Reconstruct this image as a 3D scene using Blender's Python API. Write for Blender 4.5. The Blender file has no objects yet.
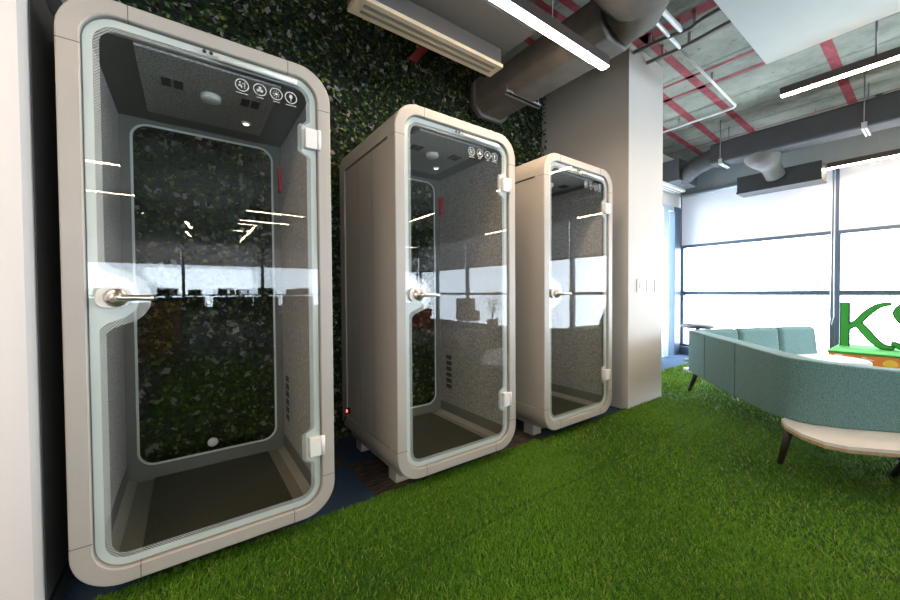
import bpy, bmesh, math, random
import numpy as np
from mathutils import Vector, Matrix
random.seed(4); rng = np.random.default_rng(7)
SC = bpy.context.scene
COL = SC.collection
PI = math.pi

# ------------------------------------------------------------------ materials
def newmat(name):
    m = bpy.data.materials.new(name); m.use_nodes = True
    nt = m.node_tree; nt.nodes.clear()
    out = nt.nodes.new('ShaderNodeOutputMaterial')
    return m, nt, out
def N(nt, t, **kw):
    n = nt.nodes.new(t)
    for k, v in kw.items():
        if hasattr(n, k): setattr(n, k, v)
        else: n.inputs[k.replace('_', ' ')].default_value = v
    return n
def L(nt, a, b): nt.links.new(a, b)
def c4(c): return (c[0], c[1], c[2], 1)
def bsdf(nt, out, col, rough=.5, metal=0., spec=.5):
    b = nt.nodes.new('ShaderNodeBsdfPrincipled')
    b.inputs['Base Color'].default_value = c4(col)
    b.inputs['Roughness'].default_value = rough
    b.inputs['Metallic'].default_value = metal
    b.inputs['Specular IOR Level'].default_value = spec
    L(nt, b.outputs[0], out.inputs[0]); return b
def coords(nt, scale=None):
    tc = nt.nodes.new('ShaderNodeTexCoord')
    if scale is None: return tc.outputs['Object']
    mp = nt.nodes.new('ShaderNodeMapping'); mp.inputs['Scale'].default_value = scale
    L(nt, tc.outputs['Object'], mp.inputs[0]); return mp.outputs[0]
def noise(nt, vec, scale, detail=3, rough=.5):
    n = nt.nodes.new('ShaderNodeTexNoise'); n.inputs['Scale'].default_value = scale
    n.inputs['Detail'].default_value = detail; n.inputs['Roughness'].default_value = rough
    L(nt, vec, n.inputs['Vector']); return n.outputs['Fac']
def ramp(nt, fac, stops):
    r = nt.nodes.new('ShaderNodeValToRGB'); e = r.color_ramp.elements
    while len(e) < len(stops): e.new(.5)
    for i, (p, c) in enumerate(stops): e[i].position = p; e[i].color = c4(c)
    L(nt, fac, r.inputs[0]); return r.outputs[0]
def bump(nt, b, h, strength=.3, dist=.01):
    n = nt.nodes.new('ShaderNodeBump'); n.inputs['Strength'].default_value = strength
    n.inputs['Distance'].default_value = dist
    L(nt, h, n.inputs['Height']); L(nt, n.outputs[0], b.inputs['Normal'])
def mixc(nt, fac, a, b):
    m = nt.nodes.new('ShaderNodeMix'); m.data_type = 'RGBA'
    for s, v in ((6, a), (7, b)):
        if isinstance(v, (tuple, list)): m.inputs[s].default_value = c4(v)
        else: L(nt, v, m.inputs[s])
    if isinstance(fac, (int, float)): m.inputs[0].default_value = fac
    else: L(nt, fac, m.inputs[0])
    return m.outputs[2]
def math_(nt, op, a, b=None):
    m = nt.nodes.new('ShaderNodeMath'); m.operation = op
    for i, v in enumerate((a, b)):
        if v is None: continue
        if isinstance(v, (int, float)): m.inputs[i].default_value = v
        else: L(nt, v, m.inputs[i])
    return m.outputs[0]

def M_plain(name, col, rough=.5, metal=0., spec=.5, var=.06, vscale=6., bmp=0., bscale=200.):
    m, nt, out = newmat(name); b = bsdf(nt, out, col, rough, metal, spec)
    v = coords(nt); n = noise(nt, v, vscale)
    lo = tuple(x * (1 - var) for x in col); hi = tuple(min(1, x * (1 + var)) for x in col)
    L(nt, ramp(nt, n, [(.3, lo), (.7, hi)]), b.inputs['Base Color'])
    if bmp: bump(nt, b, noise(nt, v, bscale, 2), bmp, .004)
    return m
def M_fabric(name, col, scale=420., var=.22, contrast=.35):
    m, nt, out = newmat(name); b = bsdf(nt, out, col, .92, 0, .15)
    v = coords(nt); n = noise(nt, v, scale, 2, .7); n2 = noise(nt, v, 3., 2)
    lo = tuple(x * (1 - var) for x in col); hi = tuple(min(1, x * (1 + var)) for x in col)
    c = ramp(nt, n, [(.5 - contrast / 2, lo), (.5 + contrast / 2, hi)])
    c2 = mixc(nt, math_(nt, 'MULTIPLY', n2, .18), c, tuple(x * .7 for x in col))
    L(nt, c2, b.inputs['Base Color']); bump(nt, b, n, .4, .003)
    b.inputs['Sheen Weight'].default_value = .15
    return m
def M_emit(name, col, s):
    m, nt, out = newmat(name); e = nt.nodes.new('ShaderNodeEmission')
    e.inputs[0].default_value = c4(col); e.inputs[1].default_value = s
    L(nt, e.outputs[0], out.inputs[0]); return m
def M_glass(name, tint, f0, gloss=(1, 1, 1)):
    m, nt, out = newmat(name)
    t = nt.nodes.new('ShaderNodeBsdfTransparent'); t.inputs[0].default_value = c4(tint)
    g = nt.nodes.new('ShaderNodeBsdfGlossy'); g.inputs['Roughness'].default_value = 0.0
    g.inputs[0].default_value = c4(gloss)
    lw = nt.nodes.new('ShaderNodeLayerWeight'); lw.inputs[0].default_value = .5
    p = math_(nt, 'POWER', lw.outputs['Facing'], 5.)
    f = math_(nt, 'ADD', math_(nt, 'MULTIPLY', p, 1 - f0), f0)
    mx = nt.nodes.new('ShaderNodeMixShader')
    L(nt, f, mx.inputs[0]); L(nt, t.outputs[0], mx.inputs[1]); L(nt, g.outputs[0], mx.inputs[2])
    L(nt, mx.outputs[0], out.inputs[0]); return m

def M_concrete():
    m, nt, out = newmat('board_marked_concrete'); b = bsdf(nt, out, (.3, .3, .28), .85)
    v = coords(nt); n1 = noise(nt, v, 1.6, 6, .65); n2 = noise(nt, v, 14, 4, .7)
    c = ramp(nt, n1, [(.3, (.13, .142, .118)), (.5, (.215, .23, .195)), (.7, (.31, .325, .275))])
    d = ramp(nt, n2, [(.30, (.3, .3, .28)), (.42, (1, 1, 1))])
    mm = nt.nodes.new('ShaderNodeMix'); mm.data_type = 'RGBA'; mm.blend_type = 'MULTIPLY'; mm.inputs[0].default_value = .6
    L(nt, c, mm.inputs[6]); L(nt, d, mm.inputs[7])
    w = nt.nodes.new('ShaderNodeTexWave'); w.wave_type = 'BANDS'; w.bands_direction = 'X'
    w.inputs['Scale'].default_value = .62; w.inputs['Distortion'].default_value = .6; w.inputs['Detail'].default_value = 1
    L(nt, v, w.inputs[0])
    s = ramp(nt, w.outputs['Fac'], [(0, (.55, .55, .52)), (.03, (1, 1, 1))])
    m2 = nt.nodes.new('ShaderNodeMix'); m2.data_type = 'RGBA'; m2.blend_type = 'MULTIPLY'; m2.inputs[0].default_value = .8
    L(nt, mm.outputs[2], m2.inputs[6]); L(nt, s, m2.inputs[7])
    L(nt, m2.outputs[2], b.inputs['Base Color']); bump(nt, b, n2, .5, .01)
    return m
def M_redpaint():
    m, nt, out = newmat('worn_red_marking_paint'); b = bsdf(nt, out, (.4, .04, .06), .8)
    v = coords(nt); n = noise(nt, v, 5, 4, .7)
    L(nt, ramp(nt, n, [(.34, (.16, .012, .02)), (.56, (.25, .028, .04)), (.74, (.32, .13, .135))]), b.inputs['Base Color'])
    return m
def M_carpet():
    m, nt, out = newmat('carpet_tiles'); b = bsdf(nt, out, (.05, .1, .2), .95, 0, .1)
    tc = coords(nt)
    mp = nt.nodes.new('ShaderNodeMapping'); mp.inputs['Location'].default_value = (.14, -.41, 0); L(nt, tc, mp.inputs[0])
    ch = nt.nodes.new('ShaderNodeTexChecker'); ch.inputs['Scale'].default_value = 2.0; L(nt, mp.outputs[0], ch.inputs[0])
    n = noise(nt, tc, 260, 2, .7)
    st = nt.nodes.new('ShaderNodeTexNoise'); st.inputs['Scale'].default_value = 30
    m2 = nt.nodes.new('ShaderNodeMapping'); m2.inputs['Scale'].default_value = (.35, 3.2, 1); L(nt, tc, m2.inputs[0]); L(nt, m2.outputs[0], st.inputs[0])
    blue = ramp(nt, n, [(.3, (.02, .042, .078)), (.7, (.075, .125, .20))])
    br = ramp(nt, st.outputs['Fac'], [(.35, (.03, .026, .023)), (.65, (.14, .115, .098))])
    # beyond the pillar the carpet is blue only
    sp = nt.nodes.new('ShaderNodeSeparateXYZ'); L(nt, tc, sp.inputs[0])
    lim = math_(nt, 'LESS_THAN', sp.outputs[0], 3.0)
    f = math_(nt, 'MULTIPLY', ch.outputs['Fac'], lim)
    L(nt, mixc(nt, f, blue, br), b.inputs['Base Color']); bump(nt, b, n, .5, .004)
    return m
def M_attr(name, attr, rough=.6, trans=0., spec=.3):
    m, nt, out = newmat(name)
    a = nt.nodes.new('ShaderNodeAttribute'); a.attribute_name = attr
    b = bsdf(nt, out, (0, 0, 0), rough, 0, spec); L(nt, a.outputs['Color'], b.inputs['Base Color'])
    if trans:
        t = nt.nodes.new('ShaderNodeBsdfTranslucent'); L(nt, a.outputs['Color'], t.inputs[0])
        mx = nt.nodes.new('ShaderNodeMixShader'); mx.inputs[0].default_value = trans
        L(nt, b.outputs[0], mx.inputs[1]); L(nt, t.outputs[0], mx.inputs[2]); L(nt, mx.outputs[0], out.inputs[0])
    return m
def M_blind():
    m, nt, out = newmat('translucent_roller_blind')
    v = coords(nt); n = noise(nt, v, 500, 1)
    c = ramp(nt, n, [(.3, (.80, .80, .84)), (.7, (.86, .86, .89))])
    d = nt.nodes.new('ShaderNodeBsdfDiffuse'); L(nt, c, d.inputs[0])
    t = nt.nodes.new('ShaderNodeBsdfTranslucent'); L(nt, c, t.inputs[0])
    mx = nt.nodes.new('ShaderNodeMixShader'); mx.inputs[0].default_value = BLIND
    L(nt, d.outputs[0], mx.inputs[1]); L(nt, t.outputs[0], mx.inputs[2]); L(nt, mx.outputs[0], out.inputs[0])
    return m
def M_dots():
    m, nt, out = newmat('dotted_frit_print')
    sp = nt.nodes.new('ShaderNodeSeparateXYZ'); L(nt, coords(nt), sp.inputs[0])
    k = 2 * PI / .0105
    a = math_(nt, 'SINE', math_(nt, 'MULTIPLY', sp.outputs[0], k)); b_ = math_(nt, 'SINE', math_(nt, 'MULTIPLY', sp.outputs[2], k))
    f = math_(nt, 'GREATER_THAN', math_(nt, 'MULTIPLY', a, b_), .02)
    t = nt.nodes.new('ShaderNodeBsdfTransparent')
    d = nt.nodes.new('ShaderNodeBsdfPrincipled'); d.inputs['Base Color'].default_value = (.72, .76, .74, 1); d.inputs['Roughness'].default_value = .4
    mx = nt.nodes.new('ShaderNodeMixShader')
    L(nt, f, mx.inputs[0]); L(nt, t.outputs[0], mx.inputs[1]); L(nt, d.outputs[0], mx.inputs[2]); L(nt, mx.outputs[0], out.inputs[0])
    return m

BLIND = .115
WORLD = 9.5
M = dict(
    shell=M_plain('greige_powder_coat', (.43, .402, .365), .38, 0, .4, .02),
    seam_shade=M_plain('dark_joint_and_shade', (.07, .065, .06), .7),
    lining=M_plain('grey_lining_panel', (.19, .19, .175), .55, 0, .35, .04),
    sill=M_plain('pale_lining_panel', (.29, .27, .235), .5, 0, .35, .03),
    felt=M_fabric('grey_acoustic_felt', (.43, .41, .385), 105, .42, .3),
    feltdark=M_fabric('grey_ceiling_felt', (.40, .40, .385), 120, .4, .3),
    mat=M_fabric('olive_brown_floor_mat', (.05, .045, .033), 130, .5, .35),
    vent=M_plain('dark_vent_slot', (.07, .07, .068), .7),
    frit=M_plain('white_frit_band', (.74, .80, .77), .25, 0, .5, .01),
    dots=M_dots(),
    white=M_plain('white_plastic', (.82, .80, .78), .4, 0, .5, .02),
    whitefix=M_plain('white_print', (.75, .77, .76), .5),
    chrome=M_plain('brushed_steel', (.80, .74, .68), .3, 1., .5, .04, 40),
    glass=M_glass('clear_booth_glass', (.962, .968, .963), .022),
    rearglass=M_glass('rear_booth_glass', (.95, .96, .95), .02),
    pane=M_glass('window_pane_glass', (.97, .985, 1.), .03),
    red=M_plain('red_plastic', (.62, .03, .05), .4),
    led=M_emit('red_led', (1, .05, .04), 6.),
    spot=M_emit('warm_downlight', (1, .85, .75), 2.2),
    black=M_plain('black_plastic', (.02, .02, .022), .5),
    ledoff=M_emit('lamp_diffuser', (1., .74, .50), 80.),
    lampbody=M_plain('dark_bronze_housing', (.05, .038, .034), .5),
    wire=M_plain('steel_wire', (.32, .33, .34), .4, .8),
    galv=M_plain('galvanised_steel', (.62, .64, .65), .35, .7, .5, .1, 30),
    conduit=M_plain('white_conduit', (.70, .72, .72), .4, .2),
    cable=M_plain('grey_cable', (.22, .21, .20), .6),
    wrap=M_plain('grey_duct_wrap', (.06, .063, .070), .7, 0, .3, .12, 3., .35, 9.),
    ductwarm=M_plain('brown_grey_duct_wrap', (.085, .078, .066), .7, 0, .3, .2, 5., .6, 12.),
    flex=M_plain('light_duct_wrap', (.155, .15, .143), .65, 0, .4, .16, 6., .6, 14.),
    plenum=M_plain('grey_sheet_metal', (.09, .10, .11), .5, .3, .5, .05),
    darkbox=M_plain('dark_grey_sheet_metal', (.035, .042, .046), .5, .2, .5, .05),
    cream=M_plain('cream_diffuser', (.52, .46, .35), .4, 0, .5, .03),
    slot=M_plain('grey_slot', (.16, .18, .15), .6),
    wall=M_plain('white_painted_wall', (.83, .785, .76), .7, 0, .3, .02, 2., .1, 120),
    pillar=M_plain('beige_painted_pillar', (.56, .535, .50), .6, 0, .35, .02, 2., .1, 120),
    bulk=M_plain('grey_painted_bulkhead', (.27, .30, .305), .7, 0, .3, .03),
    gyp=M_plain('white_gypsum', (.46, .50, .49), .7, 0, .3, .02),
    conc=M_concrete(), redp=M_redpaint(), carpet=M_carpet(),
    alu=M_plain('blue_grey_aluminium', (.075, .11, .16), .4, .4, .5, .05),
    alulight=M_plain('pale_aluminium', (.50, .60, .70), .4, .2, .5, .05),
    blind=M_blind(), sideface=M_plain('dark_grey_side_face', (.08, .088, .095), .6), barblue=M_plain('blue_grey_bar', (.08, .115, .165), .5),
    teal=M_fabric('teal_wool_fabric', (.13, .25, .26), 150, .35, .35),
    seat=M_fabric('pale_grey_wool_fabric', (.60, .62, .68), 330, .1, .45),
    greyfab=M_fabric('mid_grey_wool_fabric', (.30, .30, .31), 330, .25, .45),
    beige=M_fabric('beige_wool_fabric', (.52, .47, .42), 330, .2, .45),
    redfab=M_fabric('red_wool_fabric', (.55, .05, .04), 330, .2, .45),
    ply=M_plain('pale_laminate_top', (.80, .765, .75), .35, 0, .5, .03),
    plyedge=M_plain('plywood_edge', (.50, .36, .22), .6, 0, .4, .15, 60),
    darkleg=M_plain('dark_stained_wood', (.030, .022, .020), .5),
    oak=M_plain('brown_wood', (.30, .15, .075), .5, 0, .4, .2, 14),
    signgreen=M_plain('green_sign_paint', (.05, .30, .05), .85, 0, .15, .04),
    signdark=M_plain('dark_green_letter_edge', (.012, .06, .02), .5),
    signorange=M_plain('orange_sign_paint', (.75, .25, .05), .5, 0, .4, .06),
    signcloud=M_plain('cream_paint', (.86, .76, .66), .5), signsun=M_plain('yellow_paint', (.9, .62, .08), .5),
    signblue=M_plain('slate_blue_paint', (.12, .2, .3), .5),
    grass=M_attr('artificial_grass_blades', 'col', .65, .25, .25), turf=M_plain('green_turf_backing', (.035, .10, .012), .95),
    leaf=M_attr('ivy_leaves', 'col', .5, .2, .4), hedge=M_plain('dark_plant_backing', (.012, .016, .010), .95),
    pot=M_plain('grey_plant_pot', (.25, .25, .25), .6),
)

# ------------------------------------------------------------------ geometry helpers
class MB:
    def __init__(s): s.v = []; s.f = []; s.mi = []; s.sm = []; s.cur = 0
    def add(s, vs, fs, smooth=False):
        b = len(s.v); s.v += [tuple(p) for p in vs]
        for f in fs: s.f.append(tuple(b + i for i in f)); s.mi.append(s.cur); s.sm.append(smooth)
        return s
    def mat(s, i): s.cur = i; return s
    def box(s, x0, x1, y0, y1, z0, z1):
        x0, x1 = min(x0, x1), max(x0, x1); y0, y1 = min(y0, y1), max(y0, y1); z0, z1 = min(z0, z1), max(z0, z1)
        v = [(x, y, z) for z in (z0, z1) for y in (y0, y1) for x in (x0, x1)]
        return s.add(v, [(0, 2, 3, 1), (4, 5, 7, 6), (0, 1, 5, 4), (2, 6, 7, 3), (0, 4, 6, 2), (1, 3, 7, 5)])
    def prism(s, poly, z0, z1, axis='z', smooth=False):
        """closed polygon (CCW seen from +axis) extruded along an axis; poly in the other two axes"""
        n = len(poly)
        def p(a, b, h): return (a, b, h) if axis == 'z' else ((a, h, b) if axis == 'y' else (h, a, b))
        v = [p(a, b, z0) for a, b in poly] + [p(a, b, z1) for a, b in poly]
        fs = [(i, (i + 1) % n, n + (i + 1) % n, n + i) for i in range(n)]
        s.add(v, [tuple(range(n))[::-1], tuple(range(n, 2 * n))]); b = len(s.v) - 2 * n
        for f in fs: s.f.append(tuple(b + i for i in f)); s.mi.append(s.cur); s.sm.append(smooth)
        return s
    def loft(s, loops, closed=True, caps=True, smooth=True):
        n = len(loops[0]); vs = [p for l in loops for p in l]; fs = []
        m = n if closed else n - 1
        for k in range(len(loops) - 1):
            for i in range(m): fs.append((k * n + i, k * n + (i + 1) % n, (k + 1) * n + (i + 1) % n, (k + 1) * n + i))
        s.add(vs, fs, smooth)
        if caps:
            b = len(s.v) - len(vs)
            for f in (tuple(range(n))[::-1], tuple(range((len(loops) - 1) * n, len(loops) * n))):
                s.f.append(tuple(b + i for i in f)); s.mi.append(s.cur); s.sm.append(False)
        return s
    def tube(s, path, r, n=12, caps=True, smooth=True):
        P = [Vector(p) for p in path]; rs = r if isinstance(r, (list, tuple)) else [r] * len(P)
        T = [(P[min(i + 1, len(P) - 1)] - P[max(i - 1, 0)]).normalized() for i in range(len(P))]
        a = Vector((0, 0, 1)) if abs(T[0].z) < .9 else Vector((1, 0, 0))
        u = T[0].cross(a).normalized(); loops = []
        for i in range(len(P)):
            u = (u - T[i] * u.dot(T[i])).normalized(); w = T[i].cross(u)
            loops.append([tuple(P[i] + (u * math.cos(t) + w * math.sin(t)) * rs[i]) for t in [2 * PI * k / n for k in range(n)]])
        return s.loft(loops, True, caps, smooth)
    def lathe(s, prof, c=(0, 0, 0), n=32, axis='z'):
        loops = []
        for r, h in prof:
            l = []
            for k in range(n):
                t = 2 * PI * k / n; a, b = r * math.cos(t), r * math.sin(t)
                l.append((c[0] + a, c[1] + b, c[2] + h) if axis == 'z' else ((c[0] + a, c[1] - h, c[2] + b) if axis == 'y' else (c[0] - h, c[1] + a, c[2] + b)))
            loops.append(l)
        return s.loft(loops, True, True, True)
    def build(s, name, mats, parent=None, bevel=0, seg=2, loc=None, recalc=True, autosmooth=False):
        me = bpy.data.meshes.new(name); me.from_pydata(s.v, [], s.f)
        for m in (mats if isinstance(mats, (list, tuple)) else [mats]): me.materials.append(m)
        for i, p in enumerate(me.polygons): p.material_index = s.mi[i]; p.use_smooth = s.sm[i]
        if recalc:
            bm = bmesh.new(); bm.from_mesh(me); bmesh.ops.recalc_face_normals(bm, faces=bm.faces); bm.to_mesh(me); bm.free()
        o = bpy.data.objects.new(name, me); COL.objects.link(o)
        if parent: o.parent = parent
        if loc: o.location = loc
        if bevel:
            b = o.modifiers.new('bevel', 'BEVEL'); b.width = bevel; b.segments = seg; b.limit_method = 'ANGLE'; b.angle_limit = math.radians(40)
            for p in me.polygons: p.use_smooth = True
            w = o.modifiers.new('wn', 'WEIGHTED_NORMAL'); w.keep_sharp = True
        return o
def empty(name, loc, rz=0):
    o = bpy.data.objects.new(name, None); COL.objects.link(o); o.location = loc; o.rotation_euler = (0, 0, rz)
    o.empty_display_size = .1; return o
def tag(o, label=None, cat=None, group=None, kind=None):
    for k, v in (('label', label), ('category', cat), ('group', group), ('kind', kind)):
        if v: o[k] = v
    return o
def struct(o): o['kind'] = 'structure'; return o
def copy_tree(o, parent=None):
    c = o.copy(); COL.objects.link(c)
    if parent: c.parent = parent; c.matrix_parent_inverse = o.matrix_parent_inverse
    for ch in list(o.children): copy_tree(ch, c)
    return c
def rr(x0, x1, z0, z1, r, n=12, m=1):
    """rounded rectangle, CCW from the right end of the bottom edge; m = pieces per straight side"""
    P = []
    cs = [(x1 - r, z0 + r, -PI / 2), (x1 - r, z1 - r, 0), (x0 + r, z1 - r, PI / 2), (x0 + r, z0 + r, PI)]
    for k, (cx, cz, a0) in enumerate(cs):
        arc = [(cx + r * math.cos(a0 + PI / 2 * i / n), cz + r * math.sin(a0 + PI / 2 * i / n)) for i in range(n + 1)]
        P += arc
        nx = cs[(k + 1) % 4]; q = (nx[0] + r * math.cos(nx[2]), nx[1] + r * math.sin(nx[2]))
        for j in range(1, m): P.append((arc[-1][0] + (q[0] - arc[-1][0]) * j / m, arc[-1][1] + (q[1] - arc[-1][1]) * j / m))
    return P
def ring(mb, outer, inner, y0, y1, rnd=0.):
    n = len(outer)
    v = [(a, y0, b) for a, b in outer] + [(a, y0, b) for a, b in inner] + [(a, y1, b) for a, b in inner] + [(a, y1, b) for a, b in outer]
    fs = []
    for k in range(4):
        for i in range(n):
            j = (i + 1) % n; k2 = (k + 1) % 4
            fs.append((k * n + i, k * n + j, k2 * n + j, k2 * n + i))
    return mb.add(v, fs, False)
def offset(poly, d):
    n = len(poly); out = []
    for i in range(n):
        ax, ay = poly[i - 1]; bx, by = poly[(i + 1) % n]
        tx, ty = bx - ax, by - ay; l = math.hypot(tx, ty) or 1
        out.append((poly[i][0] - ty / l * d, poly[i][1] + tx / l * d))
    return out
def smooth01(t): t = max(0, min(1, t)); return t * t * (3 - 2 * t)

# ------------------------------------------------------------------ camera
CZ = 1.17338738
R_ = Vector((0.81023571, -0.5860682, -0.00649279)); U_ = Vector((0.01692612, 0.01232413, 0.99978079)); F_ = Vector((0.58585971, 0.81016799, -0.01990531))
cam_d = bpy.data.cameras.new('camera'); cam = bpy.data.objects.new('camera', cam_d); COL.objects.link(cam)
cam.matrix_world = Matrix(((R_.x, U_.x, -F_.x, 0), (R_.y, U_.y, -F_.y, 0), (R_.z, U_.z, -F_.z, CZ), (0, 0, 0, 1)))
cam_d.sensor_width = 36; cam_d.lens = 362.87 * 36 / 900; cam_d.clip_start = .02
SC.camera = cam

# ------------------------------------------------------------------ the room
XW, YB, XL, YN, ZC = 7.6, 2.95, -4.0, -9.0, 3.6
struct(MB().box(XL - .2, XW + .2, YN - .2, 3.6, -.15, 0).build('floor', M['carpet']))
c = MB().box(XL - .2, XW + .3, YN - .2, 3.6, ZC, ZC + .2).mat(1)
zs = ZC - .003
def stripe(a, b, w):
    (x0, y0), (x1, y1) = a, b; l = math.hypot(x1 - x0, y1 - y0); nx, ny = -(y1 - y0) / l * w / 2, (x1 - x0) / l * w / 2
    c.add([(x0 + nx, y0 + ny, zs), (x1 + nx, y1 + ny, zs), (x1 - nx, y1 - ny, zs), (x0 - nx, y0 - ny, zs)], [(0, 1, 2, 3)])
for a, b, w in [((3.58, 2.95), (3.64, .2), .13), ((-1, 1.66), (7.5, 1.82), .085), ((4.62, 2.6), (4.7, .4), .05), ((4.96, 2.6), (5.05, .4), .06),
                ((4.2, 2.11), (7.5, 2.27), .09), ((4.9, 2.52), (7.5, 2.63), .085), ((3.2, .72), (7.5, .79), .085), ((6.95, 2.95), (7.0, -2), .03),
                ((-1, 1.97), (3.0, 1.91), .07), ((-1, 2.09), (3.0, 2.05), .06), ((-1, 2.36), (3.0, 2.42), .07), ((.5, 2.9), (.6, -3), .1)]:
    stripe(a, b, w)
struct(c.build('ceiling', [M['conc'], M['redp']]))
struct(MB().box(XL, 3.6, YB, YB + .15, 0, ZC).build('wall_back', M['wall']))
# back wall beyond the pillar with the glazed door opening
w = MB().box(4.1, 6.25, 3.02, 3.2, 0, ZC).box(6.25, 7.5, 3.02, 3.2, 2.72, ZC).box(7.5, XW + .2, 3.02, 3.2, 0, ZC)
struct(w.build('wall_far', M['wall']))
d1 = struct(MB().box(6.25, 6.32, 3.0, 3.12, 0, 2.72).box(6.82, 7.02, 2.99, 3.12, 0, 2.66).box(6.32, 7.3, 3.0, 3.12, 2.64, 2.72).build('door_1', M['alulight'], bevel=.004))
MB().box(7.26, 7.5, 2.985, 3.14, 0, 2.72).build('door_jamb', M['alu'], d1, bevel=.004)
MB().box(6.32, 7.26, 3.05, 3.058, .02, 2.64).build('door_pane', M['pane'], d1)
struct(MB().box(XL - .15, XL, YN, YB, 0, ZC).build('wall_left', M['wall']))
struct(MB().box(3.505, 4.215, 1.86, 3.1, 0, ZC).build('wall_pillar', M['pillar'], bevel=.004))
# left partition with a chamfered corner and a beam along its top
ch = .022; xl = -.422
struct(MB().prism([(XL, 1.83), (xl - ch, 1.83), (xl - .004, 1.83 + ch), (xl - .004, YB), (XL, YB)], 0, ZC).mat(1).box(xl - .004, xl, 1.83 + ch + .012, YB, 0, 2.30).build('wall_partition', [M['wall'], M['sideface']]))  # side face below the beam coloured dark grey by a thin sheet
struct(MB().box(xl + .001, -.375, 1.98, YB, 2.31, ZC).build('trim_1', M['bulk']))
struct(MB().box(xl, xl + .012, 1.87, YB, 0, .08).build('baseboard_left', M['black']))

# window wall on the right and the one behind the camera
mull = [3.02, .99, -1.8, -3.85, -5.9, -7.7, YN + .05]
struct(MB().box(XW, XW + .2, YN - .2, 3.2, 2.98, ZC).box(XW - .03, XW + .1, YN - .2, 3.2, 2.96, 3.0).build('wall_right', M['bulk']))
struct(MB().box(XW - .12, XW + .12, YN, 3.02, 0, .14).build('baseboard_right', M['alu']))
def wbay(n, y0, y1, name):
    f = MB().box(XW - .02, XW + .08, y1 - .05, y1, .14, 2.98).box(XW - .02, XW + .08, y0, y0 + .05, .14, 2.98)
    f.box(XW - .01, XW + .07, y0 + .05, y1 - .05, 1.10, 1.172).box(XW - .01, XW + .07, y0 + .03, y1 - .045, .14, .18)
    o = struct(f.build(name, M['alu'], bevel=.004))
    MB().box(XW + .03, XW + .038, y0 + .03, y1 - .045, .18, 2.98).build('window_pane', M['pane'], o)
    return o
blabels = ['white roller blind in the window bay behind the sofa, half lowered', 'white roller blind in the window bay behind the green letters',
           'white roller blind in the third bay of the right window wall', 'white roller blind in the fourth bay of the right window wall',
           'white roller blind in the fifth bay of the right window wall', 'white roller blind in the last bay of the right window wall']
for i in range(6):
    y1, y0 = mull[i], mull[i + 1]
    wbay(i, y0, y1, 'window_%d' % (i + 1))
    hw0 = 0; b = empty('roller_blind', (XW - .05, (y0 + y1) / 2, 2.0))
    tag(b, blabels[i], 'blind', 'roller blinds along the window wall')
    hw = (y1 - y0) / 2 - .035
    MB().box(-.002, .002, -hw, hw, .02, .96).build('blind_fabric', M['blind'], b)
    MB().box(-.012, .012, -hw, hw, -.025, .03).build('bottom_bar', M['barblue'], b, bevel=.003)
    MB().tube([(.0, -hw, .945), (0, hw, .945)], .026, 14).build('roller_tube', M['alulight'], b)
    if i < 3:
        p = [(-.035, -hw + a_, z_) for a_, z_ in ((-.03, .93), (-.03, -.6), (-.035, -1.2), (-.015, -1.33), (.005, -1.2), (.0, -.6), (.0, .93))]
        MB().tube(p, .005, 6).build('pull_cord', M['white'], b)
xs = [XL + .05, -2.1, -.1, 1.9, 3.9, 5.75, XW - .05]
for i in range(6):
    x0, x1 = xs[i], xs[i + 1]
    f = MB().box(x0, x0 + .05, YN - .08, YN + .02, .75, 2.6).box(x1 - .03, x1, YN - .08, YN + .02, .75, 2.6).box(x0 + .05, x1 - .03, YN - .07, YN, 1.13, 1.17).box(x0 + .05, x1 - .03, YN - .07, YN, .75, .8)
    o = struct(f.build('window_%d' % (i + 7), M['alu']))
    MB().box(x0 + .05, x1 - .03, YN - .04, YN - .032, .8, 2.6).build('window_pane', M['pane'], o)
    b = empty('roller_blind', ((x0 + x1) / 2, YN + .06, 2.0)); hw = (x1 - x0) / 2 - .04
    tag(b, 'white roller blind in a bay of the far window wall behind the camera', 'blind', 'roller blinds on the far window wall')
    MB().box(-hw, hw, -.002, .002, .02, .58).build('blind_fabric', M['blind'], b)
    MB().box(-hw, hw, -.012, .012, 0, .025).build('bottom_bar', M['alulight'], b)
struct(MB().box(XL - .2, XW + .2, YN - .15, YN, 2.6, ZC).box(XL - .2, XW + .2, YN - .15, YN, 0, .75).build('wall_near', M['bulk']))
# suspended white ceiling panel
struct(MB().box(.8, 4.24, -3.2, 1.0, 3.2, 3.3).build('ceiling_panel', M['gyp'], bevel=.003))
struct(MB().box(1.2, 1.3, -2.6, -2.5, 3.3, ZC).box(3.7, 3.8, .4, .5, 3.3, ZC).box(3.7, 3.8, -2.6, -2.5, 3.3, ZC).box(1.2, 1.3, .4, .5, 3.3, ZC).build('trim_2', M['galv']))

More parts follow.
